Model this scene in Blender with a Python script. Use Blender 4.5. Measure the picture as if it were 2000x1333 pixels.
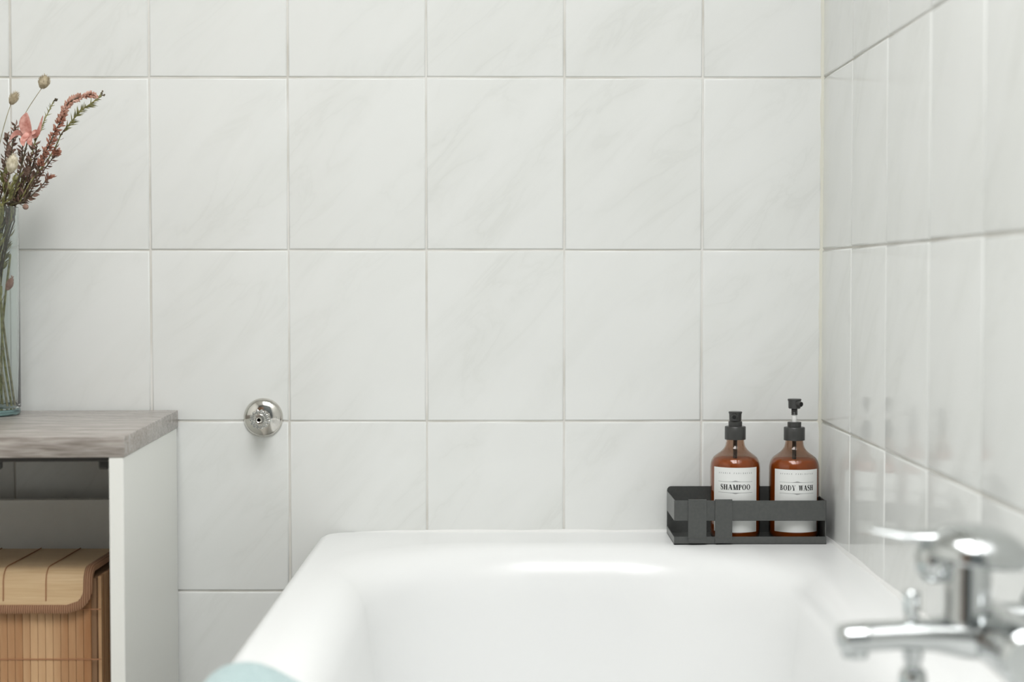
import bpy, bmesh, math, random
from mathutils import Vector, Matrix

for o in list(bpy.data.objects):
    bpy.data.objects.remove(o)
C = bpy.context.scene.collection
S = bpy.context.scene
R = math.radians
rnd = random.Random(7)

# ------------------------------------------------------------------ camera
FPX = 3190.0
CAM = Vector((0.0, -2.37, 0.969))
VPX, VPY = 990.0, 545.0                       # where the depth direction vanishes
PITCH = math.atan((666.5 - VPY) / FPX)
YAW = math.atan((1000 - VPX) / FPX)
cam_d = bpy.data.cameras.new('camera')
cam = bpy.data.objects.new('camera', cam_d)
C.objects.link(cam)
cam.location = CAM
cam.rotation_euler = (R(90) - PITCH, 0, -YAW)
cam_d.sensor_width = 36
cam_d.lens = 36 * FPX / 2000
cam_d.clip_start = 0.02
cam_d.dof.use_dof = True
cam_d.dof.focus_distance = 2.285
cam_d.dof.aperture_fstop = 3.2
S.camera = cam
CM = cam.rotation_euler.to_matrix()

def ray(px, py):
    return CM @ Vector(((px - 1000) / FPX, -(py - 666.5) / FPX, -1.0))
def onY(px, py, y):
    d = ray(px, py); return CAM + d * ((y - CAM.y) / d.y)
def onZ(px, py, z):
    d = ray(px, py); return CAM + d * ((z - CAM.z) / d.z)

# ------------------------------------------------------------------ view, world, light
S.view_settings.view_transform = 'Standard'
S.view_settings.look = 'None'
S.view_settings.gamma = 1
S.view_settings.use_curve_mapping = False
S.view_settings.exposure = 0.0
W = bpy.data.worlds.new('world'); S.world = W
W.use_nodes = True
W.node_tree.nodes['Background'].inputs[0].default_value = (0.86, 0.93, 1.0, 1)
W.node_tree.nodes['Background'].inputs[1].default_value = 1.0

XR = 0.457            # right wall
XL = -1.45            # left wall
YF = -3.10            # front wall, behind the camera
ZC = 2.45             # ceiling
SKY = (-0.62, 0.42, -2.75, -0.95)     # roof window opening x0,x1,y0,y1
SHAFT = 0.25
def area(name, loc, rot, sx, sy, power, col):
    l = bpy.data.lights.new(name, 'AREA'); l.shape = 'RECTANGLE'
    l.size, l.size_y = sx, sy; l.energy = power; l.color = col
    o = bpy.data.objects.new(name, l); C.objects.link(o)
    o.location = loc; o.rotation_euler = rot
    return o
area('daylight_roof_window', ((SKY[0]+SKY[1])/2, (SKY[2]+SKY[3])/2, ZC+SHAFT-0.045), (0, 0, 0),
     SKY[1]-SKY[0]-0.1, SKY[3]-SKY[2]-0.1, 53.5, (1.0, 0.995, 0.995))

# ------------------------------------------------------------------ materials
MATS = {}
class NT:
    def __init__(s, name):
        s.m = bpy.data.materials.new(name); s.m.use_nodes = True
        s.t = s.m.node_tree; s.b = s.t.nodes['Principled BSDF']
        s.out = s.t.nodes['Material Output']; MATS[name] = s.m
    def n(s, typ, **kw):
        nd = s.t.nodes.new(typ)
        for k, v in kw.items():
            if k.startswith('i_'):
                nd.inputs[k[2:].replace('_', ' ')].default_value = v
            else:
                setattr(nd, k, v)
        return nd
    def l(s, a, b): s.t.links.new(a, b)
    def set(s, **kw):
        for k, v in kw.items():
            s.b.inputs[k.replace('_', ' ')].default_value = v
        return s
    def coord(s, kind='Object', scale=(1, 1, 1), rot=(0, 0, 0)):
        tc = s.n('ShaderNodeTexCoord'); mp = s.n('ShaderNodeMapping')
        s.l(tc.outputs[kind], mp.inputs['Vector'])
        mp.inputs['Scale'].default_value = scale; mp.inputs['Rotation'].default_value = rot
        return mp.outputs['Vector']
    def ramp(s, fac, stops):
        r = s.n('ShaderNodeValToRGB'); s.l(fac, r.inputs['Fac'])
        e = r.color_ramp.elements
        while len(e) < len(stops): e.new(0.5)
        for i, (p, c) in enumerate(stops):
            e[i].position = p; e[i].color = (*c, 1)
        return r.outputs['Color']
    def bump(s, h, strength=0.1, dist=0.001):
        b = s.n('ShaderNodeBump'); s.l(h, b.inputs['Height'])
        b.inputs['Strength'].default_value = strength; b.inputs['Distance'].default_value = dist
        s.l(b.outputs['Normal'], s.b.inputs['Normal'])

def plain(name, col, rough=0.5, metal=0.0, **kw):
    t = NT(name); t.set(Base_Color=(*col, 1), Roughness=rough, Metallic=metal)
    for k, v in kw.items(): t.b.inputs[k.replace('_', ' ')].default_value = v
    return t.m

def wall_tile_mat():
    t = NT('tile_glaze')
    oi = t.n('ShaderNodeObjectInfo')
    tc = t.n('ShaderNodeTexCoord')
    mul = t.n('ShaderNodeVectorMath', operation='SCALE')
    t.l(oi.outputs['Location'], mul.inputs[0]); mul.inputs['Scale'].default_value = 7.3
    add = t.n('ShaderNodeVectorMath', operation='ADD')
    t.l(tc.outputs['Object'], add.inputs[0]); t.l(mul.outputs[0], add.inputs[1])
    # rotated so that the veins run from lower left to upper right
    mp0 = t.n('ShaderNodeMapping'); t.l(add.outputs[0], mp0.inputs['Vector'])
    mp0.inputs['Rotation'].default_value = (0, R(48), 0)
    mp = t.n('ShaderNodeMapping'); t.l(mp0.outputs[0], mp.inputs['Vector'])
    mp.inputs['Scale'].default_value = (5.0, 9.0, 17.0)
    n1 = t.n('ShaderNodeTexNoise'); t.l(mp.outputs[0], n1.inputs['Vector'])
    n1.inputs['Scale'].default_value = 1.0; n1.inputs['Detail'].default_value = 7
    n1.inputs['Roughness'].default_value = 0.55; n1.inputs['Distortion'].default_value = 0.9
    # thin vein: |n-0.5|
    sub = t.n('ShaderNodeMath', operation='SUBTRACT'); t.l(n1.outputs['Fac'], sub.inputs[0]); sub.inputs[1].default_value = 0.53
    ab = t.n('ShaderNodeMath', operation='ABSOLUTE'); t.l(sub.outputs[0], ab.inputs[0])
    vein = t.ramp(ab.outputs[0], [(0.0, (0.9, 0.9, 0.9)), (0.03, (0.35, 0.35, 0.35)), (0.11, (0, 0, 0))])
    n2 = t.n('ShaderNodeTexNoise'); t.l(mp.outputs[0], n2.inputs['Vector'])
    n2.inputs['Scale'].default_value = 0.55; n2.inputs['Detail'].default_value = 3
    cloud = t.ramp(n2.outputs['Fac'], [(0.42, (0, 0, 0)), (0.68, (1, 1, 1))])
    gate = t.n('ShaderNodeMath', operation='MULTIPLY'); t.l(vein, gate.inputs[0]); t.l(cloud, gate.inputs[1])
    m1 = t.n('ShaderNodeMixRGB'); t.l(cloud, m1.inputs['Fac'])
    m1.inputs[1].default_value = (0.800, 0.810, 0.790, 1); m1.inputs[2].default_value = (0.772, 0.783, 0.758, 1)
    m2 = t.n('ShaderNodeMixRGB'); t.l(gate.outputs[0], m2.inputs['Fac'])
    t.l(m1.outputs[0], m2.inputs[1]); m2.inputs[2].default_value = (0.725, 0.735, 0.708, 1)
    t.l(m2.outputs[0], t.b.inputs['Base Color'])
    t.set(Roughness=0.11, Specular_IOR_Level=0.28)
    nb = t.n('ShaderNodeTexNoise'); t.l(add.outputs[0], nb.inputs['Vector'])
    nb.inputs['Scale'].default_value = 9; nb.inputs['Detail'].default_value = 1
    t.bump(nb.outputs['Fac'], 0.12, 0.004)
    return t.m
TILE = wall_tile_mat()

def grout_mat():
    t = NT('grout'); v = t.coord(scale=(1, 1, 1))
    n = t.n('ShaderNodeTexNoise'); t.l(v, n.inputs['Vector']); n.inputs['Scale'].default_value = 9; n.inputs['Detail'].default_value = 6
    t.l(t.ramp(n.outputs['Fac'], [(0.35, (0.62, 0.60, 0.545)), (0.6, (0.78, 0.77, 0.735))]), t.b.inputs['Base Color'])
    t.set(Roughness=0.85); return t.m
GROUT = grout_mat()
PLASTER = plain('white_plaster', (0.83, 0.83, 0.80), 0.8)
SLATE = plain('slate_paint', (0.10, 0.115, 0.12), 0.7)  # dark tone invented for the unseen front wall, so chrome reflects something dark
SEAL = plain('sealant', (0.84, 0.84, 0.82), 0.35)
SEALOLD = plain('aged_sealant', (0.74, 0.73, 0.64), 0.45)
def floor_mat():
    t = NT('floor_tile'); v = t.coord()
    n = t.n('ShaderNodeTexNoise'); t.l(v, n.inputs['Vector']); n.inputs['Scale'].default_value = 6; n.inputs['Detail'].default_value = 6
    t.l(t.ramp(n.outputs['Fac'], [(0.3, (0.50, 0.48, 0.44)), (0.7, (0.62, 0.60, 0.55))]), t.b.inputs['Base Color'])
    t.set(Roughness=0.35); return t.m
FLOOR = floor_mat()
ENAMEL = plain('white_enamel', (0.85, 0.857, 0.850), 0.27, Specular_IOR_Level=0.5)
CHROME = plain('chrome', (0.60, 0.62, 0.62), 0.13, 1.0)
CHROMEOLD = plain('worn_chrome', (0.66, 0.64, 0.60), 0.11, 1.0)
WHITEBOARD = plain('white_laminate', (0.87, 0.875, 0.835), 0.35)
CLEAR = plain('clear_acrylic', (0.95, 0.97, 0.95), 0.04, Transmission_Weight=0.88, IOR=1.49)

def wood_mat():
    t = NT('grey_oak'); v = t.coord(scale=(2.6, 27, 27))
    n = t.n('ShaderNodeTexNoise'); t.l(v, n.inputs['Vector']); n.inputs['Scale'].default_value = 3.0
    n.inputs['Detail'].default_value = 9; n.inputs['Roughness'].default_value = 0.68; n.inputs['Distortion'].default_value = 0.6
    v2 = t.coord(scale=(9, 110, 110))
    n2 = t.n('ShaderNodeTexNoise'); t.l(v2, n2.inputs['Vector']); n2.inputs['Scale'].default_value = 3.0; n2.inputs['Detail'].default_value = 4
    m = t.n('ShaderNodeMixRGB'); m.inputs['Fac'].default_value = 0.45
    t.l(n.outputs['Fac'], m.inputs[1]); t.l(n2.outputs['Fac'], m.inputs[2])
    t.l(t.ramp(m.outputs[0], [(0.33, (0.18, 0.15, 0.13)), (0.5, (0.35, 0.315, 0.285)), (0.66, (0.54, 0.50, 0.46))]), t.b.inputs['Base Color'])
    t.set(Roughness=0.27, Specular_IOR_Level=0.75); t.bump(m.outputs[0], 0.18, 0.001); return t.m
WOOD = wood_mat()

def blackmetal():
    t = NT('black_powder_coat'); v = t.coord()
    n = t.n('ShaderNodeTexNoise'); t.l(v, n.inputs['Vector']); n.inputs['Scale'].default_value = 420; n.inputs['Detail'].default_value = 2
    n2 = t.n('ShaderNodeTexNoise'); t.l(v, n2.inputs['Vector']); n2.inputs['Scale'].default_value = 240; n2.inputs['Detail'].default_value = 3
    t.l(t.ramp(n2.outputs['Fac'], [(0.35, (0.070, 0.073, 0.070)), (0.7, (0.082, 0.085, 0.081))]), t.b.inputs['Base Color'])
    t.l(t.ramp(n2.outputs['Fac'], [(0.3, (0.28,)*3), (0.7, (0.33,)*3)]), t.b.inputs['Roughness'])
    t.bump(n.outputs['Fac'], 0.10, 0.0003); return t.m
BLACK = blackmetal()
PUMP = plain('black_plastic', (0.045, 0.045, 0.043), 0.33)
HOLE = plain('dark_opening', (0.004, 0.004, 0.004), 0.8)
STEMW = plain('white_plastic', (0.82, 0.82, 0.80), 0.3)
AMBER = plain('amber_plastic', (0.64, 0.48, 0.38), 0.03, Transmission_Weight=1.0, IOR=1.45)
LIQUID = plain('amber_liquid', (0.97, 0.33, 0.05), 0.3, Transmission_Weight=0.15, IOR=1.35)
PAPER = plain('label_paper', (0.80, 0.81, 0.79), 0.45)
INK = plain('black_ink', (0.015, 0.015, 0.015), 0.6)
INKG = plain('grey_ink', (0.16, 0.17, 0.17), 0.6)
def towel_mat():
    t = NT('blue_terry'); v = t.coord()
    n = t.n('ShaderNodeTexNoise'); t.l(v, n.inputs['Vector']); n.inputs['Scale'].default_value = 260; n.inputs['Detail'].default_value = 3
    t.l(t.ramp(n.outputs['Fac'], [(0.35, (0.37, 0.515, 0.52)), (0.65, (0.49, 0.62, 0.62))]), t.b.inputs['Base Color'])
    t.set(Roughness=0.95, Sheen_Weight=0.4); t.bump(n.outputs['Fac'], 0.8, 0.003); return t.m
TOWEL = towel_mat()
def bamboo(name, c1, c2, scale, vary=True):
    t = NT(name); v = t.coord(scale=scale)
    oi = t.n('ShaderNodeObjectInfo')
    ad = t.n('ShaderNodeVectorMath', operation='ADD'); t.l(v, ad.inputs[0]); t.l(oi.outputs['Random'], ad.inputs[1])
    n = t.n('ShaderNodeTexNoise'); t.l(ad.outputs[0], n.inputs['Vector']); n.inputs['Scale'].default_value = 4; n.inputs['Detail'].default_value = 6
    m = t.n('ShaderNodeMixRGB'); m.inputs['Fac'].default_value = 0.55 if vary else 0.0
    t.l(n.outputs['Fac'], m.inputs[1]); t.l(oi.outputs['Random'], m.inputs[2])
    t.l(t.ramp(m.outputs[0], [(0.25, c1), (0.75, c2)]), t.b.inputs['Base Color'])
    t.set(Roughness=0.45); t.bump(n.outputs['Fac'], 0.3, 0.001); return t.m
SLAT = bamboo('bamboo_slat', (0.40, 0.185, 0.075), (0.66, 0.42, 0.23), (20, 20, 3))
LIDM = bamboo('bamboo_strip', (0.68, 0.46, 0.25), (0.82, 0.61, 0.37), (4, 90, 90), False)
def binding_mat():
    t = NT('brown_binding'); v = t.coord(scale=(1, 1, 1))
    w = t.n('ShaderNodeTexWave'); t.l(v, w.inputs['Vector']); w.inputs['Scale'].default_value = 110; w.inputs['Distortion'].default_value = 1.0
    t.l(t.ramp(w.outputs['Fac'], [(0.2, (0.24, 0.115, 0.06)), (0.8, (0.42, 0.235, 0.135))]), t.b.inputs['Base Color'])
    t.set(Roughness=0.8); t.bump(w.outputs['Fac'], 0.4, 0.001); return t.m
BIND = binding_mat()
THREAD = plain('brown_thread', (0.42, 0.20, 0.10), 0.8)
def vglass():
    t = NT('vase_glass')
    t.set(Base_Color=(0.93, 0.975, 0.965, 1), Roughness=0.0, Transmission_Weight=1.0, IOR=1.45)
    return t.m
VGLASS = vglass()
VBASE = plain('thick_glass_base', (0.42, 0.66, 0.66), 0.03, Transmission_Weight=0.85, IOR=1.45)
def pane_mat():
    t = NT('window_glass')
    tr = t.n('ShaderNodeBsdfTransparent'); gl = t.n('ShaderNodeBsdfGlossy'); gl.inputs['Roughness'].default_value = 0.0
    mx = t.n('ShaderNodeMixShader'); mx.inputs['Fac'].default_value = 0.06
    t.l(tr.outputs[0], mx.inputs[1]); t.l(gl.outputs[0], mx.inputs[2]); t.l(mx.outputs[0], t.out.inputs['Surface'])
    return t.m
PANE = pane_mat()
FRAME = plain('window_frame_white', (0.8, 0.8, 0.78), 0.4)
DOORM = plain('door_brown', (0.16, 0.085, 0.045), 0.45)
def flower(name, c1, c2):
    t = NT(name); v = t.coord()
    n = t.n('ShaderNodeTexNoise'); t.l(v, n.inputs['Vector']); n.inputs['Scale'].default_value = 130; n.inputs['Detail'].default_value = 2
    t.l(t.ramp(n.outputs['Fac'], [(0.35, c1), (0.65, c2)]), t.b.inputs['Base Color'])
    t.set(Roughness=0.75); return t.m
F_PINK = flower('dusty_pink', (0.46, 0.22, 0.15), (0.74, 0.48, 0.39))
F_LILY = flower('petal_pink', (0.50, 0.19, 0.15), (0.74, 0.42, 0.36))
F_GREEN = flower('olive_green', (0.18, 0.18, 0.06), (0.36, 0.34, 0.14))
F_DARK = flower('dark_stem', (0.055, 0.045, 0.025), (0.13, 0.10, 0.06))
F_MAUVE = flower('dried_mauve', (0.14, 0.085, 0.06), (0.33, 0.21, 0.165))
F_RUST = flower('dried_rust', (0.33, 0.13, 0.085), (0.50, 0.25, 0.17))
F_TAN = flower('bunny_tail_tan', (0.33, 0.27, 0.17), (0.56, 0.48, 0.34))
F_CREAM = flower('cream_tail', (0.52, 0.46, 0.32), (0.70, 0.64, 0.50))
F_STRAW = flower('straw_stem', (0.25, 0.23, 0.13), (0.42, 0.38, 0.24))

# ------------------------------------------------------------------ mesh helpers
def mesh_from(bm, name, mat, smooth=35):
    bmesh.ops.recalc_face_normals(bm, faces=bm.faces[:])
    me = bpy.data.meshes.new(name); bm.to_mesh(me); bm.free()
    if smooth:
        me.polygons.foreach_set('use_smooth', [True] * len(me.polygons))
        me.set_sharp_from_angle(angle=R(smooth))
    if mat is not None: me.materials.append(mat)
    me.update()
    return me
def obj(name, bm, mat, parent=None, smooth=35, loc=(0, 0, 0), label=None):
    o = bpy.data.objects.new(name, mesh_from(bm, name, mat, smooth)); C.objects.link(o)
    o.location = loc
    if parent: o.parent = parent
    if label: o['label'] = label
    return o
def struct(o): o['kind'] = 'structure'; return o
def thing(name, label, cat, loc=(0, 0, 0), rz=0, group=None):
    o = bpy.data.objects.new(name, None); C.objects.link(o)
    o.empty_display_size = 0.05
    o.location = loc; o.rotation_euler = (0, 0, rz); o['label'] = label; o['category'] = cat
    if group: o['group'] = group
    return o
def box(bm, x0, x1, y0, y1, z0, z1, bev=0, seg=2):
    vs = [bm.verts.new((x, y, z)) for x in (x0, x1) for y in (y0, y1) for z in (z0, z1)]
    fs = [(0, 1, 3, 2), (4, 6, 7, 5), (0, 4, 5, 1), (2, 3, 7, 6), (0, 2, 6, 4), (1, 5, 7, 3)]
    faces = [bm.faces.new([vs[i] for i in f]) for f in fs]
    if bev:
        es = list({e for f in faces for e in f.edges})
        bmesh.ops.bevel(bm, geom=es, offset=bev, segments=seg, affect='EDGES', profile=0.5, clamp_overlap=True)
    return bm
def B(): return bmesh.new()
def lathe(bm, prof, seg=48, M=None):
    """prof: (r, z) list, revolved about z; M maps to its place"""
    M = M or Matrix()
    rings = []
    for r, z in prof:
        if r < 1e-6: rings.append([bm.verts.new(M @ Vector((0, 0, z)))])
        else: rings.append([bm.verts.new(M @ Vector((r*math.cos(2*math.pi*i/seg), r*math.sin(2*math.pi*i/seg), z))) for i in range(seg)])
    for a, b in zip(rings, rings[1:]):
        for i in range(seg):
            j = (i+1) % seg
            if len(a) == 1 and len(b) == 1: continue
            if len(a) == 1: bm.faces.new((a[0], b[i], b[j]))
            elif len(b) == 1: bm.faces.new((a[i], a[j], b[0]))
            else: bm.faces.new((a[i], a[j], b[j], b[i]))
    return bm
def to_axis(p, d):
    """matrix taking z axis to direction d at point p"""
    q = Vector(d).normalized().to_track_quat('Z', 'Y')
    return Matrix.Translation(Vector(p)) @ q.to_matrix().to_4x4()
def catmull(pts, n=6):
    P = [Vector(p) for p in pts]; P = [2*P[0]-P[1]] + P + [2*P[-1]-P[-2]]
    out = []
    for i in range(1, len(P)-2):
        for k in range(n):
            t = k/n
            a, b, c, d = P[i-1], P[i], P[i+1], P[i+2]
            out.append(0.5*((2*b) + (c-a)*t + (2*a-5*b+4*c-d)*t*t + (3*b-a-3*c+d)*t**3))
    out.append(P[-2].copy())
    return out
def tube(bm, path, rad, seg=8, caps=True):
    path = [Vector(p) for p in path]; rings = []
    ref = Vector((0.13, 0.31, 0.94))
    for i, p in enumerate(path):
        t = (path[min(i+1, len(path)-1)] - path[max(i-1, 0)]).normalized()
        if i == 0: u = t.cross(ref if abs(t.dot(ref)) < 0.95 else Vector((1, 0, 0))).normalized()
        else: u = (u - t*u.dot(t)).normalized()
        w = t.cross(u)
        r = rad(i/(len(path)-1)) if callable(rad) else rad
        rings.append([bm.verts.new(p + (u*math.cos(2*math.pi*k/seg) + w*math.sin(2*math.pi*k/seg))*r) for k in range(seg)])
    for a, b in zip(rings, rings[1:]):
        for k in range(seg):
            j = (k+1) % seg
            bm.faces.new((a[k], a[j], b[j], b[k]))
    if caps:
        bm.faces.new(rings[0]); bm.faces.new(rings[-1])
    return bm
def loft(bm, rings, cap0=True, cap1=True):
    V = [[bm.verts.new(p) for p in r] for r in rings]
    n = len(V[0])
    for a, b in zip(V, V[1:]):
        for k in range(n):
            j = (k+1) % n
            bm.faces.new((a[k], a[j], b[j], b[k]))
    if cap0: bm.faces.new(V[0])
    if cap1: bm.faces.new(V[-1])
    return bm
def rrect(x0, x1, y0, y1, r, z, k=8):
    """rounded rectangle; r one value or (x1y1, x0y1, x0y0, x1y0)"""
    if not isinstance(r, (tuple, list)): r = (r,)*4
    cs = [(x1, y1, -1, -1, 0), (x0, y1, 1, -1, 90), (x0, y0, 1, 1, 180), (x1, y0, -1, 1, 270)]
    pts = []
    for (cx, cy, sx, sy, a0), rr in zip(cs, r):
        ox, oy = cx + sx*rr, cy + sy*rr
        for i in range(k+1):
            a = R(a0 + 90*i/k)
            pts.append((ox + rr*math.cos(a), oy + rr*math.sin(a), z))
    return pts

# ------------------------------------------------------------------ room shell
JX, PX_ = 0.2831, 0.19984       # a vertical joint of the back wall and the pitch
JZ, PZ = 0.7619, 0.2488         # a horizontal joint and the pitch
GAP = 0.0028
T = 0.0019                      # tile face stands this far in front of the grout
RIM = 0.60

wall_back = struct(obj('wall_back', box(B(), XL-0.12, XR+0.12, T, 0.12, 0, ZC), GROUT))
wall_right = struct(obj('wall_right', box(B(), XR+T, XR+0.12, YF-0.12, T, 0, ZC), GROUT))
wall_left = struct(obj('wall_left', box(B(), XL-0.12, XL, YF-0.12, T, 0, ZC), PLASTER))
wall_front = struct(obj('wall_front', box(B(), XL, XR+T, YF-0.12, YF, 0, ZC), SLATE))
floor = struct(obj('floor', box(B(), XL-0.12, XR+0.12, YF-0.12, 0.12, -0.1, 0), FLOOR))
bm = B()
a0, a1, b0, b1 = SKY
for a in ((XL-0.12, a0, YF-0.12, 0.12), (a1, XR+0.12, YF-0.12, 0.12), (a0, a1, YF-0.12, b0), (a0, a1, b1, 0.12)):
    box(bm, a[0], a[1], a[2], a[3], ZC, ZC+SHAFT)
ceiling = struct(obj('ceiling', bm, PLASTER, smooth=0))

def window(name, M, w, h, mull):
    """local: x across, y up, z thickness"""
    bm = B(); f = 0.045
    for a in ((0, f, 0, h), (w-f, w, 0, h), (f, w-f, 0, f), (f, w-f, h-f, h)):
        box(bm, a[0], a[1], a[2], a[3], -0.02, 0.02, 0.003, 1)
    bm.transform(M)
    fr = struct(obj(name, bm, FRAME))
    for k in range(mull):
        bm = B(); c = f + (h-2*f)*(k+1)/(mull+1)
        box(bm, f, w-f, c-0.014, c+0.014, -0.015, 0.015, 0.002, 1); bm.transform(M)
        obj('glazing_bar', bm, FRAME, fr)
    for k in range(mull+1):
        c0 = f + (h-2*f)*k/(mull+1); c1 = f + (h-2*f)*(k+1)/(mull+1)
        bm = B(); box(bm, f, w-f, c0, c1, -0.002, 0.002); bm.transform(M)
        obj('pane', bm, PANE, fr)
    return fr
window('window_1', Matrix.Translation((a0, b0, ZC+SHAFT-0.07)), a1-a0, b1-b0, 2)

# unseen door behind the camera, added to give the chrome brown reflections
bm = B(); box(bm, -1.40, -0.68, YF, YF+0.04, 0.0, 2.0, 0.004)
d1 = struct(obj('door_1', bm, DOORM))
for zz in (0.25, 1.15):
    bm = B(); box(bm, -1.30, -0.78, YF+0.04, YF+0.05, zz, zz+0.7, 0.006); obj('door_panel', bm, DOORM, d1)
bm = B(); lathe(bm, [(0, 0), (0.012, 0), (0.012, 0.04), (0.024, 0.05), (0.024, 0.065), (0, 0.07)], 20, to_axis((-0.73, YF+0.04, 1.02), (0, 1, 0)))
obj('door_handle', bm, CHROME, d1)

# wall tiles
tile_cache = {}
def tile_mesh(w, h):
    """in the x-z plane, face at y=0 towards -y, body behind it"""
    key = (round(w, 4), round(h, 4))
    if key in tile_cache: return tile_cache[key]
    bm = B()
    rings = []
    for ins, y in ((0.0, T+0.003), (0.0, 0.00125), (0.0004, 0.0006), (0.0013, 0.00015), (0.0026, 0.0)):
        rings.append([(-w/2+ins, y, -h/2+ins), (w/2-ins, y, -h/2+ins), (w/2-ins, y, h/2-ins), (-w/2+ins, y, h/2-ins)])
    loft(bm, rings)
    me = mesh_from(bm, 'tile', TILE, 60)
    tile_cache[key] = me
    return me
rows = [JZ + PZ*k for k in range(-4, 8)]
rows = [max(0.0, r) for r in rows if r < ZC+0.2]
zr = []
for a, b in zip(rows, rows[1:]):
    b = min(b, ZC)
    if b - a > 0.03: zr.append((a, b))
def tilerow(edges, place, parent, skip):
    for a, b in zip(edges, edges[1:]):
        if b - a < 0.02: continue
        for c, d in zr:
            if skip(a, b, c, d): continue
            o = bpy.data.objects.new('tile', tile_mesh(b-a-GAP, d-c-GAP)); C.objects.link(o)
            o.parent = parent
            jit = rnd.uniform(-0.00025, 0.00025)
            place(o, (a+b)/2 + rnd.uniform(-0.0003, 0.0003), (c+d)/2 + rnd.uniform(-0.0004, 0.0004), jit)
ex = sorted([JX - PX_*k for k in range(0, 12) if JX - PX_*k > XL] + [XL, XR-0.001])
def pb(o, u, v, j):
    o.location = (u, j, v)
tilerow(ex, pb, wall_back, lambda a, b, c, d: d < RIM-0.03 and a > -0.27)
ey = [-0.001 - 0.2*k for k in range(0, 16)] + [YF]
ey = sorted(ey)
def pr(o, u, v, j):
    o.rotation_euler = (0, 0, R(-90)); o.location = (XR + j, u, v)
tilerow(ey, pr, wall_right, lambda a, b, c, d: d < RIM-0.03)

# sealant: room corner and round the tub
bm = B()
zz = [RIM + 0.02*k for k in range(93)]
lp = []
for i, z in enumerate(zz):
    s = 0.0048 + 0.0012*math.sin(i*1.7) + rnd.uniform(-0.0006, 0.0006)
    lp.append([(XR-s, T, z), (XR-s*0.35, -s*0.35, z), (XR+T, -s, z), (XR+T, T, z)])
loft(bm, lp)
struct(obj('trim_1', bm, SEALOLD, smooth=60))
def bead(name, pts, s, nrm, mat):
    bm = B(); rr = []
    for i, p in enumerate(pts):
        p = Vector(p); q = s*min(1, 0.12+i*0.2)*(1 + 0.18*math.sin(i*0.9) + rnd.uniform(-0.1, 0.1)); n = Vector(nrm)
        rr.append([p + n*(-0.0012), p + n*q, p + n*q*0.5 + Vector((0, 0, q*0.45)), p + n*(-0.0012) + Vector((0, 0, q))])
    loft(bm, rr); return struct(obj(name, bm, mat, smooth=60))
bead('trim_2', [(-0.222 + 0.02*k, -0.0005, RIM-0.0005) for k in range(34)], 0.004, (0, -1, 0), SEAL)
bead('trim_3', [(XR-0.0005, -0.004 - 0.03*k, RIM-0.0005) for k in range(54)], 0.0045, (-1, 0, 0), SEAL)

# ------------------------------------------------------------------ bathtub
TX0, TX1, TY0, TY1 = -0.272, XR-0.0015, -1.66, -0.0015
tub = thing('bathtub', 'white enamelled bathtub fitted into the tiled corner', 'bathtub', ((TX0+TX1)/2, (TY0+TY1)/2, 0))
def tl(x, y): return (x - tub.location.x, y - tub.location.y)
def tr(x0, x1, y0, y1, r, z):
    a, c = tl(x0, y0); b, d = tl(x1, y1)
    return rrect(a, b, c, d, r, z, 18)
OR = (0.008, 0.045, 0.045, 0.008)     # corner radii: right back, left back, left front, right front
def orr(ins): return tuple(max(0.004, v-ins) for v in OR)
rings = []
for ins, z in ((0.028, 0.0), (0.028, 0.552), (0.004, 0.556), (0.0, 0.562), (0.0, 0.584), (0.0018, 0.5925), (0.006, 0.5975), (0.0125, RIM), (0.0155, RIM), (0.019, RIM)):
    rings.append(tr(TX0+ins, TX1-ins*(0.15 if z > .56 else 1), TY0+ins, TY1-ins*(0.15 if z > .56 else 1), orr(ins), z))
IX0, IX1, IY0, IY1 = -0.205, 0.392, -1.50, -0.125
IR = 0.21
for ins, z in ((-0.034, RIM), (-0.030, RIM), (-0.022, RIM-0.0003), (-0.010, RIM-0.0016), (0.0, RIM-0.0042), (0.010, RIM-0.0088), (0.018, RIM-0.0150), (0.025, RIM-0.024), (0.031, RIM-0.038),
               (0.036, RIM-0.07), (0.048, RIM-0.15), (0.066, RIM-0.26), (0.085, RIM-0.33), (0.115, RIM-0.375), (0.16, RIM-0.395), (0.22, RIM-0.402)):
    rings.append(tr(IX0+ins, IX1-ins, IY0+ins*1.5, IY1-ins*1.0, min(IR+ins*0.25, ((IX1-IX0)/2-ins)*0.92), z))
bm = loft(B(), rings, cap0=False)
obj('tub_shell', bm, ENAMEL, tub, 50)
bm = lathe(B(), [(0, 0.002), (0.012, 0.003), (0.03, 0.0025), (0.034, 0.0)], 28, Matrix.Translation((0.0, -0.55, RIM-0.402)))
obj('drain', bm, CHROME, tub)
bm = lathe(B(), [(0, 0.008), (0.02, 0.007), (0.032, 0.003), (0.033, 0.0)], 28, to_axis((tl(IX0+0.05, 0)[0]+0.001, -0.15, RIM-0.15), (1, 0, 0.12)))
obj('overflow_cover', bm, CHROME, tub)

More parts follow.
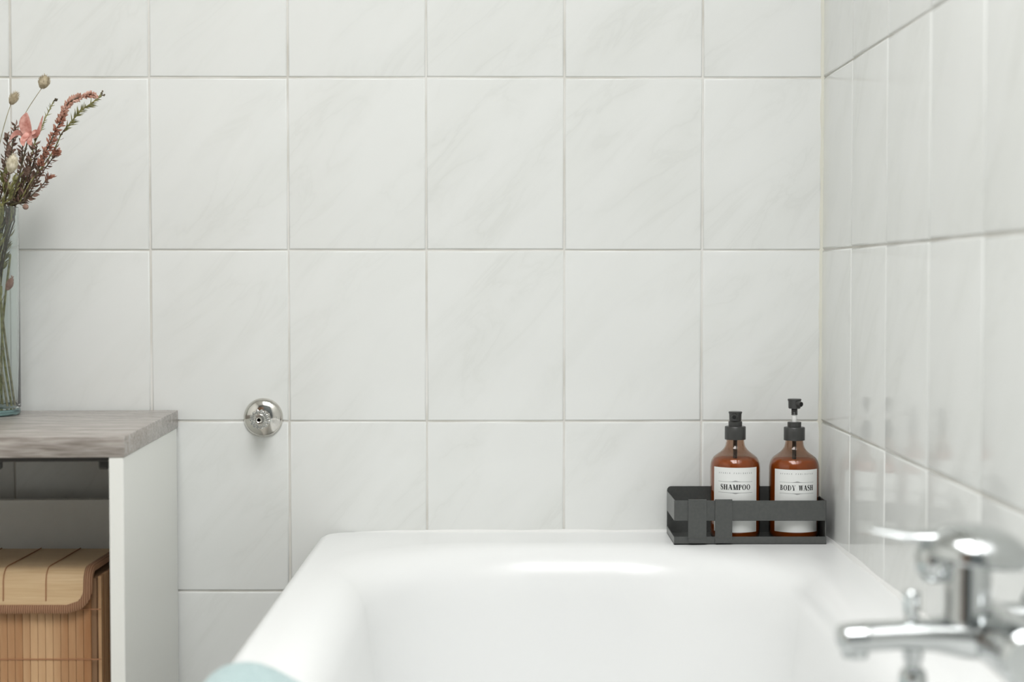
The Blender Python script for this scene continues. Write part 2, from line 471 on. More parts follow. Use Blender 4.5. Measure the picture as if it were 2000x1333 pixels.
# ------------------------------------------------------------------ shelf unit
SR = onY(347.5, 801.5, -0.004)
STOP = SR.z
unit = thing('shelf_unit', 'white open shelf unit with a grey wood top beside the bathtub', 'shelf', (SR.x, -0.004, 0), R(2.2))
UW, UD, TT, PT = 0.62, 0.398, 0.0255, 0.0176
obj('top', box(B(), -UW, 0, -UD, 0, STOP-TT, STOP, 0.0012, 2), WOOD, unit, label='grey wood-grain top board')
obj('side_panel', box(B(), -PT-0.0015, -0.0015, -UD+0.001, -0.002, 0, STOP-TT, 0.0008, 1), WHITEBOARD, unit)
obj('side_panel', box(B(), -UW+0.0015, -UW+PT+0.0015, -UD+0.001, -0.002, 0, STOP-TT, 0.0008, 1), WHITEBOARD, unit)
PB = onY(100, 975, -0.055).z
obj('back_panel', box(B(), -UW+PT+0.002, -PT-0.002, -0.055, -0.039, 0.10, PB, 0.0008, 1), WHITEBOARD, unit)
obj('shelf_board', box(B(), -UW+PT+0.002, -PT-0.002, -UD+0.004, -0.056, 0.272, 0.288, 0.0008, 1), WHITEBOARD, unit)
obj('shelf_board', box(B(), -UW+PT+0.002, -PT-0.002, -UD+0.004, -0.056, 0.06, 0.076, 0.0008, 1), WHITEBOARD, unit)
obj('top_shadow_strip', box(B(), -UW+PT+0.002, -PT-0.002, -UD+0.010, -UD+0.055, STOP-TT-0.006, STOP-TT-0.0004, 0.0008, 1), PUMP, unit, label='dark strip standing in for the shadow under the top board')  # no real rail: black strip drawn in for the shadow gap under the top
for xx in (-PT-0.012, -UW/2+0.15):
    bm = B(); box(bm, xx-0.006, xx+0.006, -UD+0.02, -UD+0.034, STOP-TT-0.017, STOP-TT-0.0055, 0.002, 1)
    obj('bracket', bm, PUMP, unit)

# ------------------------------------------------------------------ bamboo basket
BF = -0.285                                  # front face depth
bx1 = onY(196, 1250, BF).x; bx0 = bx1 - 0.30
BLZ = onY(100, 1114, BF).z                   # lid top
bkt = thing('bamboo_basket', 'lidded bamboo slat basket inside the shelf unit', 'basket', ((bx0+bx1)/2, BF+0.085, 0.2885))
bw, bd, bh = 0.30, 0.165, BLZ - 0.2885
def bl(x): return x - (bx0+bx1)/2
inner = box(B(), -bw/2+0.006, bw/2-0.006, -bd/2+0.006, bd/2-0.004, 0.0, bh-0.012, 0.004)
obj('liner', inner, plain('basket_liner', (0.34, 0.20, 0.11), 0.8), bkt)
def slatmesh(w, h):
    bm = B(); box(bm, -w/2, w/2, -0.0022, 0.0022, 0, h, 0.0008, 2); return mesh_from(bm, 'slat', SLAT)
sw = 0.0098
sm = slatmesh(sw-0.0003, bh-0.010)
n = 29
for k in range(n):
    o = bpy.data.objects.new('slat', sm); C.objects.link(o); o.parent = bkt
    o.location = (-bw/2 + 0.008 + sw*k, -bd/2 + 0.003, 0)
for k in range(15):
    for sx in (1, -1):
        o = bpy.data.objects.new('slat', sm); C.objects.link(o); o.parent = bkt
        o.location = (sx*(bw/2-0.003), -bd/2 + 0.012 + sw*k, 0); o.rotation_euler = (0, 0, R(90))
for zz in (0.10, 0.19, 0.255):
    bm = B(); box(bm, -bw/2+0.002, bw/2+0.0003, -bd/2-0.0003, -bd/2+0.001, zz, zz+0.0013); obj('stitching', bm, THREAD, bkt)
# lid: one bent sheet, top and front flap with rounded lower corners
lid_t = 0.006
def lid_prof():
    p = [(bd/2-0.002, bh-0.002)]
    r = 0.016
    yf = -bd/2 - 0.006
    p.append((0.0, bh-0.001)); p.append((yf+r+0.01, bh))
    for i in range(7):
        a = R(90 + 90*i/6); p.append((yf + r + r*math.cos(a), bh - r + r*math.sin(a)))
    p.append((yf-0.0005, bh-0.030)); p.append((yf-0.0015, bh-0.0495))
    return p
LP = lid_prof()
LX0, LX1 = -bw/2+0.002, onY(176, 1130, BF-0.005).x - (bx0+bx1)/2
def sheet(bm, x0, x1, prof, th):
    rr = []
    for i, (y, z) in enumerate(prof):
        q0 = Vector(prof[max(i-1, 0)]); q1 = Vector(prof[min(i+1, len(prof)-1)])
        t = (q1-q0).normalized(); nn = Vector((t.y, -t.x))     # inward
        rr.append([(x0, y, z), (x1, y, z), (x1, y - nn.x*-th*1, z - nn.y*-th*1), (x0, y - nn.x*-th, z - nn.y*-th)])
    loft(bm, rr)
bm = B(); sheet(bm, LX0+0.006, LX1-0.006, LP, -0.0)
bm.free()
bm = B()
# build with rounded flap corner: grid in (x, s)
def lid_grid(bm, th):
    acc = [0]
    for a, b in zip(LP, LP[1:]): acc.append(acc[-1] + math.hypot(b[0]-a[0], b[1]-a[1]))
    L = acc[-1]
    def at(s):
        s = max(0, min(L, s))
        for i in range(len(acc)-1):
            if s <= acc[i+1] + 1e-9:
                t = (s-acc[i])/(acc[i+1]-acc[i]); a, b = Vector(LP[i]), Vector(LP[i+1]); return a.lerp(b, t)
    cr = 0.026
    outl = []
    ss = [L*i/40 for i in range(41)]
    V = []
    for s in ss:
        ins = 0
        if s > L-cr:
            q = s-(L-cr); ins = cr - math.sqrt(max(0, cr*cr-q*q))
        p = at(s)
        V.append([(LX0+ins, p.x, p.y), (LX1-ins, p.x, p.y)])
    return V, ss, at, L
V, ss, at, LL = lid_grid(bm, 0)
up, dn = [], []
for i, row in enumerate(V):
    a = Vector(V[max(i-1, 0)][0]); b = Vector(V[min(i+1, len(V)-1)][0]); t = (b-a); t.x = 0; t.normalize()
    nn = Vector((0, -t.z, t.y)); nn = nn if nn.z - nn.y > 0 else -nn
    up.append([Vector(row[0]) + nn*0.002, Vector(row[1]) + nn*0.002]); dn.append([Vector(row[0]) - nn*0.003, Vector(row[1]) - nn*0.003])
loft(bm, [[u[0], u[1], d[1], d[0]] for u, d in zip(up, dn)])
lid = obj('lid', bm, LIDM, bkt, label='pale bamboo lid folded over the front')
# binding along the right side, round the corner and along the lower front edge
def ribbon(bm, pts, w, h):
    rr = []
    for i, p in enumerate(pts):
        p = Vector(p); t = (Vector(pts[min(i+1, len(pts)-1)]) - Vector(pts[max(i-1, 0)])).normalized()
        i2 = min(range(len(up)), key=lambda k: (up[k][1].yz - p.yz).length if False else (Vector((0, up[k][1].y, up[k][1].z)) - Vector((0, p.y, p.z))).length)
        a, b = up[max(i2-1, 0)][1].copy(), up[min(i2+1, len(up)-1)][1].copy(); a.x = b.x = 0
        tt = (b-a).normalized(); nn = Vector((0, -tt.z, tt.y)); nn = nn if nn.z - nn.y > 0 else -nn
        side = t.cross(nn).normalized()
        rr.append([p + side*w + nn*(h*0.4), p + side*w*0.4 + nn*h, p - side*w*0.4 + nn*h, p - side*w + nn*(h*0.4), p - side*w - nn*0.005, p + side*w - nn*0.005])
    loft(bm, rr)
edge = [up[i][1] + Vector((-0.003, 0, 0)) for i in range(len(up))]
edgeL = [up[i][0] + Vector((0.003, 0, 0)) for i in range(len(up))]
last = edge[-1]
low = [last.lerp(edgeL[-1], k/20) for k in range(1, 20)]
bm = B(); ribbon(bm, edge + low + edgeL[::-1], 0.0055, 0.003)
obj('binding', bm, BIND, lid, 50, label='brown fabric edging')
for k in range(3):
    pass
for px in (92, 9, -74, -157):
    xx = onY(px, 1120, BF).x - (bx0+bx1)/2
    if xx < LX0+0.01: continue
    bm = B(); rr = []
    for i in range(len(up)):
        p = up[i][1].copy(); p.x = xx
        a, b = up[max(i-1, 0)][1].copy(), up[min(i+1, len(up)-1)][1].copy(); a.x = b.x = 0
        tt = (b-a).normalized(); nn = Vector((0, -tt.z, tt.y)); nn = nn if nn.z - nn.y > 0 else -nn
        p = p + nn*0.0008
        rr.append(p)
    tube(bm, rr[:-2], 0.0007, 6)
    obj('thread', bm, THREAD, lid)

# ------------------------------------------------------------------ wall valve
kc = onY(514.5, 816, 0)
val = thing('wall_valve', 'round chrome valve rosette with a clear fluted knob on the wall tiles', 'valve', (kc.x, 0, kc.z))
MY = Matrix.Rotation(R(90), 4, 'X')      # z -> -y
bm = lathe(B(), [(0.0285, 0.0), (0.0285, 0.0015), (0.0275, 0.004), (0.0240, 0.0075), (0.0185, 0.0098), (0.0125, 0.0108), (0.0105, 0.011), (0.0, 0.011)], 56, MY)
obj('rosette', bm, CHROMEOLD, val)
bm = lathe(B(), [(0.0085, 0.0), (0.0085, 0.012), (0.0075, 0.016), (0.0075, 0.022), (0, 0.022)], 28, MY @ Matrix.Translation((0, 0, 0.0105)))
obj('spindle', bm, CHROMEOLD, val)
def fluted(bm, prof, seg, amp, M):
    rr = []
    for r, z in prof:
        rr.append([M @ Vector(((r*(1 + amp*(1 if i % 4 < 2 else -1)))*math.cos(2*math.pi*i/seg), (r*(1 + amp*(1 if i % 4 < 2 else -1)))*math.sin(2*math.pi*i/seg), z)) for i in range(seg)])
    loft(bm, rr)
bm = B(); fluted(bm, [(0.0095, 0.022), (0.0128, 0.025), (0.0136, 0.031), (0.0132, 0.040), (0.0118, 0.0440), (0.0060, 0.0425), (0.0040, 0.0425)], 56, 0.075, MY)
kn = obj('knob', bm, CLEAR, val, 30, label='clear fluted acrylic knob')
bm = lathe(B(), [(0.0046, 0.0420), (0.0046, 0.0440), (0.0040, 0.0446), (0.0026, 0.0440), (0.0024, 0.0425), (0, 0.0425)], 24, MY)
obj('cap', bm, CHROMEOLD, kn)

# ------------------------------------------------------------------ caddy
cy_b, cy_f = -0.010, -0.113
cl = onY(1302.5, 990, cy_b).x
crt = onY(1614, 1040, cy_f).x
zb = RIM - 0.0004
zt = onY(1320, 950, cy_b).z
zr1, zr0 = onY(1500, 978.5, cy_f).z, onY(1500, 1018, cy_f).z
zl = onY(1500, 1049, cy_f).z
cad = thing('bath_caddy', 'black metal caddy standing on the bathtub rim in the corner', 'caddy', ((cl+crt)/2, (cy_b+cy_f)/2, zb))
def cb(x0, x1, y0, y1, z0, z1, bev=0.0004):
    o = cad.location
    return box(B(), x0-o.x, x1-o.x, y0-o.y, y1-o.y, z0-o.z, z1-o.z, bev, 1)
th = 0.0016
# back plate with rounded upper corners
pts = []
rr_ = 0.006
w2, hh = (crt-cl)/2, zt-zb
for i in range(7):
    a = R(0 + 90*i/6); pts.append((w2-rr_+rr_*math.cos(a), hh-rr_+rr_*math.sin(a)))
for i in range(7):
    a = R(90 + 90*i/6); pts.append((-w2+rr_+rr_*math.cos(a), hh-rr_+rr_*math.sin(a)))
pts += [(-w2, 0), (w2, 0)]
yb = cy_b - cad.location.y
bm = loft(B(), [[(x, yb, z) for x, z in pts], [(x, yb-th, z) for x, z in pts]])
obj('back_plate', bm, BLACK, cad, 30)
obj('tray', cb(cl, crt, cy_f, cy_b-th, zb, zb+th), BLACK, cad)
obj('front_lip', cb(cl+0.0, crt, cy_f-th*0.0, cy_f+th, zb, zl), BLACK, cad)
obj('side_lip', cb(cl, cl+th, cy_f+th, cy_b-th, zb, zl-0.001), BLACK, cad)
obj('front_rail', cb(cl, crt-0.001, cy_f, cy_f+th, zr0, zr1), BLACK, cad)
obj('side_rail', cb(cl, cl+th, cy_f+th, cy_b-th, zr0, zr1), BLACK, cad)
obj('side_plate', cb(crt-th, crt, cy_f+th, cy_b-th, zb+th, zr1), BLACK, cad)
for p0, p1 in ((1344.5, 1380), (1397, 1430.5)):
    xa, xb_ = onY(p0, 1000, cy_f-0.003).x, onY(p1, 1000, cy_f-0.003).x
    o = cad.location
    bm = B()
    # bent strap: over the rail, down, kicked out over the lip
    prof = [(cy_f+0.0035, zr1-0.006), (cy_f+0.0035, zr1+0.0014), (cy_f-0.0006, zr1+0.0020), (cy_f-0.0022, zr1+0.0012), (cy_f-0.0022, zl+0.001), (cy_f-0.0022, zl-0.0020), (cy_f-0.0045, zl-0.0035), (cy_f-0.0045, zb+0.0028)]
    rr = []
    for i, (y, z) in enumerate(prof):
        q0, q1 = Vector(prof[max(i-1, 0)]), Vector(prof[min(i+1, len(prof)-1)])
        t = (q1-q0).normalized(); nn = Vector((-t.y, t.x))*0.0014
        rr.append([(xa-o.x, y-o.y, z-o.z), (xb_-o.x, y-o.y, z-o.z), (xb_-o.x, y+nn.x-o.y, z+nn.y-o.z), (xa-o.x, y+nn.x-o.y, z+nn.y-o.z)])
    loft(bm, rr)
    obj('strap', bm, BLACK, cad, 25)

# ------------------------------------------------------------------ bottles
def glyph(ch):
    """polygons of a high-contrast serif capital, cap height 1; returns (polys, advance)"""
    P = []
    TH, TN, SF = 0.25, 0.085, 0.06
    def rc(x0, y0, x1, y1): P.append([(x0, y0), (x1, y0), (x1, y1), (x0, y1)])
    def qd(a, b, wa): P.append([(a[0]-wa/2, a[1]), (a[0]+wa/2, a[1]), (b[0]+wa/2, b[1]), (b[0]-wa/2, b[1])])
    def ell(cx, cy, rx, ry, tx, ty, a0, a1, n=18):
        for i in range(n):
            t0, t1 = R(a0 + (a1-a0)*i/n), R(a0 + (a1-a0)*(i+1)/n)
            P.append([(cx+rx*math.cos(t0), cy+ry*math.sin(t0)), (cx+rx*math.cos(t1), cy+ry*math.sin(t1)),
                      (cx+(rx-tx)*math.cos(t1), cy+(ry-ty)*math.sin(t1)), (cx+(rx-tx)*math.cos(t0), cy+(ry-ty)*math.sin(t0))])
    def serif(x, y, w): rc(x-w/2, y if y == 0 else y-SF, x+w/2, SF if y == 0 else y)
    if ch == 'O':
        ell(0.42, 0.5, 0.42, 0.52, 0.22, 0.07, 0, 360, 32); adv = 0.84
    elif ch == 'S':
        path = [(0.52, 0.74), (0.50, 0.90), (0.30, 1.0), (0.12, 0.88), (0.12, 0.70), (0.30, 0.54), (0.48, 0.38), (0.50, 0.16), (0.30, 0.0), (0.08, 0.10), (0.05, 0.28)]
        c = catmull([(x, y, 0) for x, y in path], 5); m = len(c)
        for i in range(m-1):
            def off(k):
                t = (c[min(k+1, m-1)] - c[max(k-1, 0)]).normalized(); f = k/(m-1)
                w = 0.04 + 0.09*max(0, 1-abs(f-0.5)/0.32)
                return c[k] + Vector((-t.y, t.x, 0))*w, c[k] - Vector((-t.y, t.x, 0))*w
            a, b = off(i); d, e = off(i+1)
            P.append([(a.x, a.y), (d.x, d.y), (e.x, e.y), (b.x, b.y)])
        rc(0.50, 0.68, 0.54, 1.0); rc(0.03, 0.0, 0.07, 0.34); adv = 0.58
    elif ch == 'H':
        for x in (0.20, 0.68):
            rc(x-TH/2, 0, x+TH/2, 1); serif(x, 0, 0.38); serif(x, 1, 0.38)
        rc(0.2, 0.48, 0.68, 0.48+TN); adv = 0.88
    elif ch == 'A':
        qd((0.10, 0), (0.40, 1), TN*1.1); qd((0.70, 0), (0.42, 1), TH*1.05)
        rc(0.2, 0.32, 0.62, 0.32+TN); serif(0.10, 0, 0.26); serif(0.70, 0, 0.34); adv = 0.84
    elif ch == 'M':
        rc(0.13, 0, 0.13+TN, 1); rc(0.74, 0, 0.74+TH, 1); qd((0.47, 0), (0.20, 1), TH); qd((0.47, 0), (0.80, 1), TN)
        serif(0.15, 0, 0.28); serif(0.84, 0, 0.36); serif(0.13, 1, 0.26); serif(0.86, 1, 0.30); adv = 1.0
    elif ch == 'P':
        rc(0.10, 0, 0.10+TH, 1); serif(0.2, 0, 0.40); serif(0.14, 1, 0.26)
        rc(0.2, 1-TN, 0.42, 1); rc(0.2, 0.46, 0.42, 0.46+TN); ell(0.40, 0.73, 0.26, 0.27, 0.17, 0.05, -90, 90); adv = 0.66
    elif ch == 'B':
        rc(0.10, 0, 0.10+TH, 1); rc(0, 0, 0.2, SF); rc(0, 1-SF, 0.2, 1)
        rc(0.2, 1-TN, 0.40, 1); rc(0.2, 0.50, 0.42, 0.50+TN); rc(0.2, 0, 0.42, TN)
        ell(0.38, 0.765, 0.24, 0.235, 0.16, 0.05, -90, 90); ell(0.40, 0.265, 0.30, 0.265, 0.18, 0.05, -90, 90); adv = 0.74
    elif ch == 'D':
        rc(0.10, 0, 0.10+TH, 1); rc(0, 0, 0.2, SF); rc(0, 1-SF, 0.2, 1)
        rc(0.2, 1-TN, 0.40, 1); rc(0.2, 0, 0.40, TN); ell(0.38, 0.5, 0.44, 0.5, 0.18, 0.05, -90, 90, 22); adv = 0.86
    elif ch == 'Y':
        rc(0.30, 0, 0.30+TH, 0.46); P.append([(0.30, 0.44), (0.50, 0.44), (0.25, 1), (0.04, 1)]); P.append([(0.46, 0.42), (0.50, 0.46), (0.72, 1), (0.66, 1)])
        serif(0.40, 0, 0.38); serif(0.14, 1, 0.34); serif(0.69, 1, 0.24); adv = 0.80
    elif ch == 'W':
        for ox in (0, 0.40):
            P.append([(0.20+ox, 0), (0.37+ox, 0), (0.27+ox, 1), (0.03+ox, 1)]); P.append([(0.25+ox, 0), (0.36+ox, 0), (0.54+ox, 1), (0.44+ox, 1)])
        serif(0.12, 1, 0.30); serif(0.52, 1, 0.30); serif(0.90, 1, 0.22); adv = 1.0
    else: adv = 0.5
    return P, adv
def text_polys(s, gap=0.10):
    out, x = [], 0
    for ch in s:
        P, a = glyph(ch)
        out += [[(px+x, py) for px, py in p] for p in P]; x += a + gap
    return out, x - gap

BR = 0.0352
def make_bottle(name, label, word, px, py_c, turn, raised, nozzle_az, wordw):
    yc = -0.0680
    pc = onY(px, 1048, yc)
    z0 = zb + th
    t = thing(name, label, 'bottle', (pc.x, yc, z0))
    sc = 2.37 / FPX * ((yc - CAM.y) / 2.37)          # metres per pixel at this depth
    base = 1050.5 if True else py_c
    zc0 = onY(px, py_c, yc).z - z0                    # collar bottom
    H = zc0
    prof = [(0, 0.0015), (BR*0.80, 0.0), (BR*0.92, 0.001), (BR*0.985, 0.005), (BR, 0.010), (BR, H-0.0400), (0.0350, H-0.0372), (0.0344, H-0.0333), (0.0330, H-0.0292), (0.0305, H-0.0250), (0.0270, H-0.0220), (0.0228, H-0.0190),
            (0.0190, H-0.0160), (0.0163, H-0.0130), (0.0144, H-0.0100), (0.0133, H-0.0065), (0.0127, H-0.0030), (0.0125, H), (0.0125, H+0.010)]
    wall = 0.0012
    inn = [(max(0, r-wall), z + (wall if i < 3 else 0)) for i, (r, z) in enumerate(prof)]
    inn[0] = (0, 0.0015+wall)
    bm = B(); lathe(bm, prof + inn[::-1], 64)
    body = obj('bottle_body', bm, AMBER, t, 50, label='translucent amber plastic body')
    lev = H - 0.0275
    lp = [(0, 0.004)] + [(max(0, r-wall-0.0004), max(0.004, z+wall+0.0004)) for r, z in prof[1:5]]
    lp += [(BR-wall-0.0004, H-0.0402), (0.0344-wall-0.0004, H-0.0335), (0.0318-wall-0.0006, lev-0.0004), (0.0318-wall-0.0014, lev), (0, lev)]
    bm = B(); lathe(bm, lp, 64); obj('liquid', bm, LIQUID, t, 40, label='orange liquid soap')
    # label
    zl1, zl0 = onY(px, 914.5, yc-BR).z - z0, 0.0135
    if word == 'BODY WASH': zl1 = onY(px, 918.5, yc-BR).z - z0
    ang = R(56)
    rl = BR + 0.00025
    def on(u, z, r=rl):
        """u: arc length from the label's middle"""
        a = u/BR + turn
        return Vector((r*math.sin(a), -r*math.cos(a), z))
    bm = B(); nseg = 28; rr = []
    for i in range(nseg+1):
        u = -ang*BR + 2*ang*BR*i/nseg
        rr.append([on(u, zl0), on(u, zl1), on(u, zl1, rl-0.0002), on(u, zl0, rl-0.0002)])
    loft(bm, rr)
    lab = obj('label', bm, PAPER, t, 50, label='white paper label')
    # the word
    polys, w = text_polys(word)
    arc = wordw
    k = arc / w; hgt = 0.0074
    zmid = onY(px, 952.5 if word == 'SHAMPOO' else 954.0, yc-BR).z - z0
    def ink(polys, f, name, mat, r):
        bm = B()
        for p in polys:
            vs = [bm.verts.new(on(*f(x, y), r)) for x, y in p]
            try: bm.faces.new(vs)
            except ValueError: pass
        me = mesh_from(bm, name, mat, 0)
        o = bpy.data.objects.new(name, me); C.objects.link(o); o.parent = lab
        return o
    ink(polys, lambda x, y: ((x-w/2)*k, zmid + (y-0.5)*hgt), 'lettering', INK, rl+0.00012)
    # hairlines with a small flourish, and the row of tiny capitals
    fl = []
    for s, zz in ((1, zmid+0.0076), (-1, zmid-0.0078)):
        L = 0.0255
        m = 24
        for i in range(m):
            u0, u1 = -L + 2*L*i/m, -L + 2*L*(i+1)/m
            fl.append([(u0, zz-0.00016), (u1, zz-0.00016), (u1, zz+0.00016), (u0, zz+0.00016)])
        for i in range(-7, 8):
            hh = 0.00155*math.exp(-(i/3.2)**2) + 0.0003
            fl.append([(i*0.0011-0.00038, zz), (i*0.0011+0.00038, zz), (i*0.0011+0.00025, zz+s*hh), (i*0.0011-0.00025, zz+s*hh)])
    zz = zmid + 0.0195
    ws = [1]*6 + [0] + [1]*9
    for i, on_ in enumerate(ws):
        if not on_: continue
        u = -0.0235 + 0.047*i/(len(ws)-1)
        q = 0.0009
        fl.append([(u-q*0.55, zz-q), (u-q*0.15, zz-q), (u-q*0.15, zz+q), (u-q*0.55, zz+q)])
        if i % 3 != 1:
            fl.append([(u+q*0.35, zz-q), (u+q*0.6, zz-q), (u+q*0.6, zz+q), (u+q*0.35, zz+q)])
        if i % 2: fl.append([(u-q*0.5, zz+q*0.6), (u+q*0.6, zz+q*0.6), (u+q*0.6, zz+q), (u-q*0.5, zz+q)])
    ink(fl, lambda x, y: (x, y), 'ornament', INKG, rl+0.00012)
    # pump
    bm = B(); lathe(bm, [(0.0128, H), (0.0146, H), (0.0148, H+0.0008), (0.0148, H+0.0176), (0.0142, H+0.0184), (0.0095, H+0.0186), (0.0, H+0.0186)], 48)
    col = obj('collar', bm, PUMP, t, 40)
    ring0 = H+0.0186
    bm = B(); lathe(bm, [(0.0, ring0), (0.0097, ring0), (0.0097, ring0+0.0066), (0.0090, ring0+0.0072), (0.004, ring0+0.0072), (0, ring0+0.0072)], 40)
    obj('neck_ring', bm, PUMP, t, 40)
    top0 = ring0 + 0.0072
    bm = B(); tube(bm, [(0, 0, 0.012), (0, 0, H)], 0.0030, 12); obj('dip_tube', bm, PUMP, t)
    hb = top0
    if raised:
        bm = B(); lathe(bm, [(0, top0-0.002), (0.0036, top0-0.002), (0.0036, top0+0.0110), (0, top0+0.0110)], 24); obj('plunger', bm, STEMW, t, label='white plastic plunger')
        bm = B(); pr_ = [(0, top0+0.0100), (0.0044, top0+0.0100)]
        for i in range(4): pr_ += [(0.0046, top0+0.0105+i*0.0022), (0.0040, top0+0.0116+i*0.0022)]
        pr_ += [(0.0046, top0+0.0195), (0, top0+0.0195)]
        lathe(bm, pr_, 24); obj('stem', bm, PUMP, t)
        hb = top0 + 0.0190
    hh = 0.0132
    bm = B(); lathe(bm, [(0, hb), (0.0080, hb), (0.0086, hb+0.0012), (0.0088, hb+hh-0.0030), (0.0096, hb+hh-0.0014), (0.0096, hb+hh-0.0002), (0.0090, hb+hh+0.0004), (0, hb+hh+0.0004)], 40)
    hd = obj('pump_head', bm, PUMP, t, 40)
    dx, dy = math.sin(nozzle_az), -math.cos(nozzle_az)
    zn = hb+hh-0.0058
    bm = B()
    tube(bm, [(dx*0.004, dy*0.004, zn), (dx*0.010, dy*0.010, zn-0.0002), (dx*0.0145, dy*0.0145, zn-0.0008)], lambda s: 0.0046-0.0010*s, 16)
    nz = obj('nozzle', bm, PUMP, hd)
    bm = B(); lathe(bm, [(0, 0), (0.0027, 0), (0.0027, 0.0003), (0, 0.0003)], 16, to_axis((dx*0.0146, dy*0.0146, zn-0.0008), (dx, dy, -0.1)))
    obj('nozzle_opening', bm, HOLE, hd)
    return t
make_bottle('shampoo_bottle', 'amber pump bottle with a white label reading SHAMPOO in the black caddy', 'SHAMPOO', 1435, 858.5, R(-7), False, R(-14), 0.0430)
make_bottle('body_wash_bottle', 'amber pump bottle with a white label reading BODY WASH and a raised pump head', 'BODY WASH', 1550, 860.0, R(-2.5), True, R(30), 0.0490)

# ------------------------------------------------------------------ towel
tw0, tw1 = -1.20, -0.875
tcx = -0.237
twl = thing('face_towel', 'pale blue terry towel draped over the bathtub rim', 'towel', (tcx, (tw0+tw1)/2, RIM))
bm = B()
# contact side of the cloth: up the outside, over the lip and the rim, down the inner wall (world x, z)
TW_IN = [(-0.2738, 0.360), (-0.2738, 0.470), (-0.2738, 0.560), (-0.2734, 0.586), (-0.2712, 0.5950), (-0.2665, 0.5992), (-0.2580, 0.6010), (-0.2480, 0.6010), (-0.2380, 0.6010),
         (-0.2280, 0.6006), (-0.2150, 0.5996), (-0.2045, 0.5968), (-0.1938, 0.5922), (-0.1855, 0.5862), (-0.1782, 0.5772), (-0.1722, 0.5634), (-0.1668, 0.531), (-0.1632, 0.500)]
TW_OUT = [(-0.2850, 0.360), (-0.2850, 0.470), (-0.2846, 0.560), (-0.2825, 0.586), (-0.2780, 0.5985), (-0.2705, 0.6080), (-0.2600, 0.6150), (-0.2490, 0.6185), (-0.2370, 0.6195),
          (-0.2250, 0.6180), (-0.2130, 0.6135), (-0.2010, 0.6070), (-0.1895, 0.6005), (-0.1795, 0.5930), (-0.1710, 0.5815), (-0.1640, 0.5650), (-0.1580, 0.532), (-0.1545, 0.499)]
def arch(ins, out):
    """closed cross-section of the draped cloth; ins thins it towards the ends"""
    k = 1 - ins/0.010
    ins_ = [Vector(p) for p in TW_IN]; out_ = [q + (Vector(p)-q)*k for p, q in zip(TW_OUT, ins_)]
    f = lambda v: (v.x - tcx, v.y - RIM)
    return [f(v) for v in out_], [f(v) for v in ins_]
rr = []
N = 22
for j in range(N+1):
    f = j/N
    e = min(f, 1-f)*(tw1-tw0)
    ins = 0.007*max(0, 1-e/0.010)**2
    a, b = arch(ins, 0)
    y = tw0 + (tw1-tw0)*f - twl.location.y
    wob = 0.0
    rr.append([(x+wob, y, z) for x, z in a] + [(x+wob, y, z) for x, z in b[::-1]])
loft(bm, rr)
obj('terry_cloth', bm, TOWEL, twl, 60)

# ------------------------------------------------------------------ bath mixer
MYD = -1.07
def mp(px, py, y=MYD): return onY(px, py, y)
mix = thing('bath_mixer', 'chrome single lever bath mixer with spout on the right tiled wall', 'faucet', (XR, MYD, mp(1900, 1245).z))
mo = mix.location
def rel(p): return Vector(p) - mo
zs = mp(1760, 1242).z
xb = XR - 0.062
bm = B(); lathe(bm, [(0, -0.085), (0.019, -0.085), (0.0235, -0.080), (0.0245, -0.070), (0.0245, 0.070), (0.0235, 0.080), (0.019, 0.085), (0, 0.085)], 40, Matrix.Translation(rel((xb, MYD, zs-0.002))) @ Matrix.Rotation(R(90), 4, 'X'))
obj('mixer_body', bm, CHROME, mix)
for s in (-1, 1):
    bm = B(); tube(bm, [rel((xb, MYD+s*0.075, zs-0.002)), rel((XR-0.002, MYD+s*0.075, zs-0.002))], 0.014, 20); obj('inlet_union', bm, CHROME, mix)
    bm = lathe(B(), [(0.034, 0.0), (0.034, 0.003), (0.030, 0.010), (0.020, 0.016), (0, 0.016)], 32, to_axis(rel((XR-0.0005, MYD+s*0.075, zs-0.002)), (-1, 0, 0)))
    obj('wall_rosette', bm, CHROME, mix)
# spout: lofted rounded section
rr = []
for px_, top, bot, wy in ((1636, 1228, 1262, 0.010), (1640, 1223, 1270, 0.0135), (1652, 1219, 1275, 0.0155), (1700, 1216, 1272, 0.016), (1760, 1213, 1268, 0.0165), (1820, 1208, 1272, 0.018), (1880, 1200, 1285, 0.021), (1940, 1196, 1292, 0.023)):
    a, b = mp(px_, top), mp(px_, bot); c = (a+b)/2; h2 = (a.z-b.z)/2
    ring = []
    for i in range(24):
        th_ = 2*math.pi*i/24; cs, sn = math.cos(th_), math.sin(th_)
        ex_ = 0.85
        ring.append(rel((c.x, MYD + wy*math.copysign(abs(cs)**ex_, cs), c.z + h2*math.copysign(abs(sn)**ex_, sn))))
    rr.append(ring)
obj('spout', loft(B(), rr), CHROME, mix, 50)
p = mp(1670, 1270)
bm = lathe(B(), [(0, -0.006), (0.010, -0.006), (0.011, -0.004), (0.011, 0.006), (0, 0.006)], 24, Matrix.Translation(rel((p.x, MYD, p.z))))
obj('aerator', bm, CHROME, mix)
p = mp(1780, 1212); q = mp(1780, 1154)
bm = lathe(B(), [(0.0045, -0.004), (0.0045, 0.003), (0.0062, 0.0045), (0.0066, 0.010), (0.0066, q.z-p.z-0.0015), (0.0055, q.z-p.z), (0, q.z-p.z)], 24, Matrix.Translation(rel(p)))
obj('diverter_knob', bm, CHROME, mix)
# cartridge column
c0, c1 = mp(1888, 1225), mp(1888, 1068)
bm = lathe(B(), [(0, 0), (0.0195, 0), (0.0195, 0.012), (0.0188, 0.016), (0.0188, c1.z-c0.z), (0, c1.z-c0.z)], 40, Matrix.Translation(rel(c0)))
obj('cartridge_housing', bm, CHROME, mix)
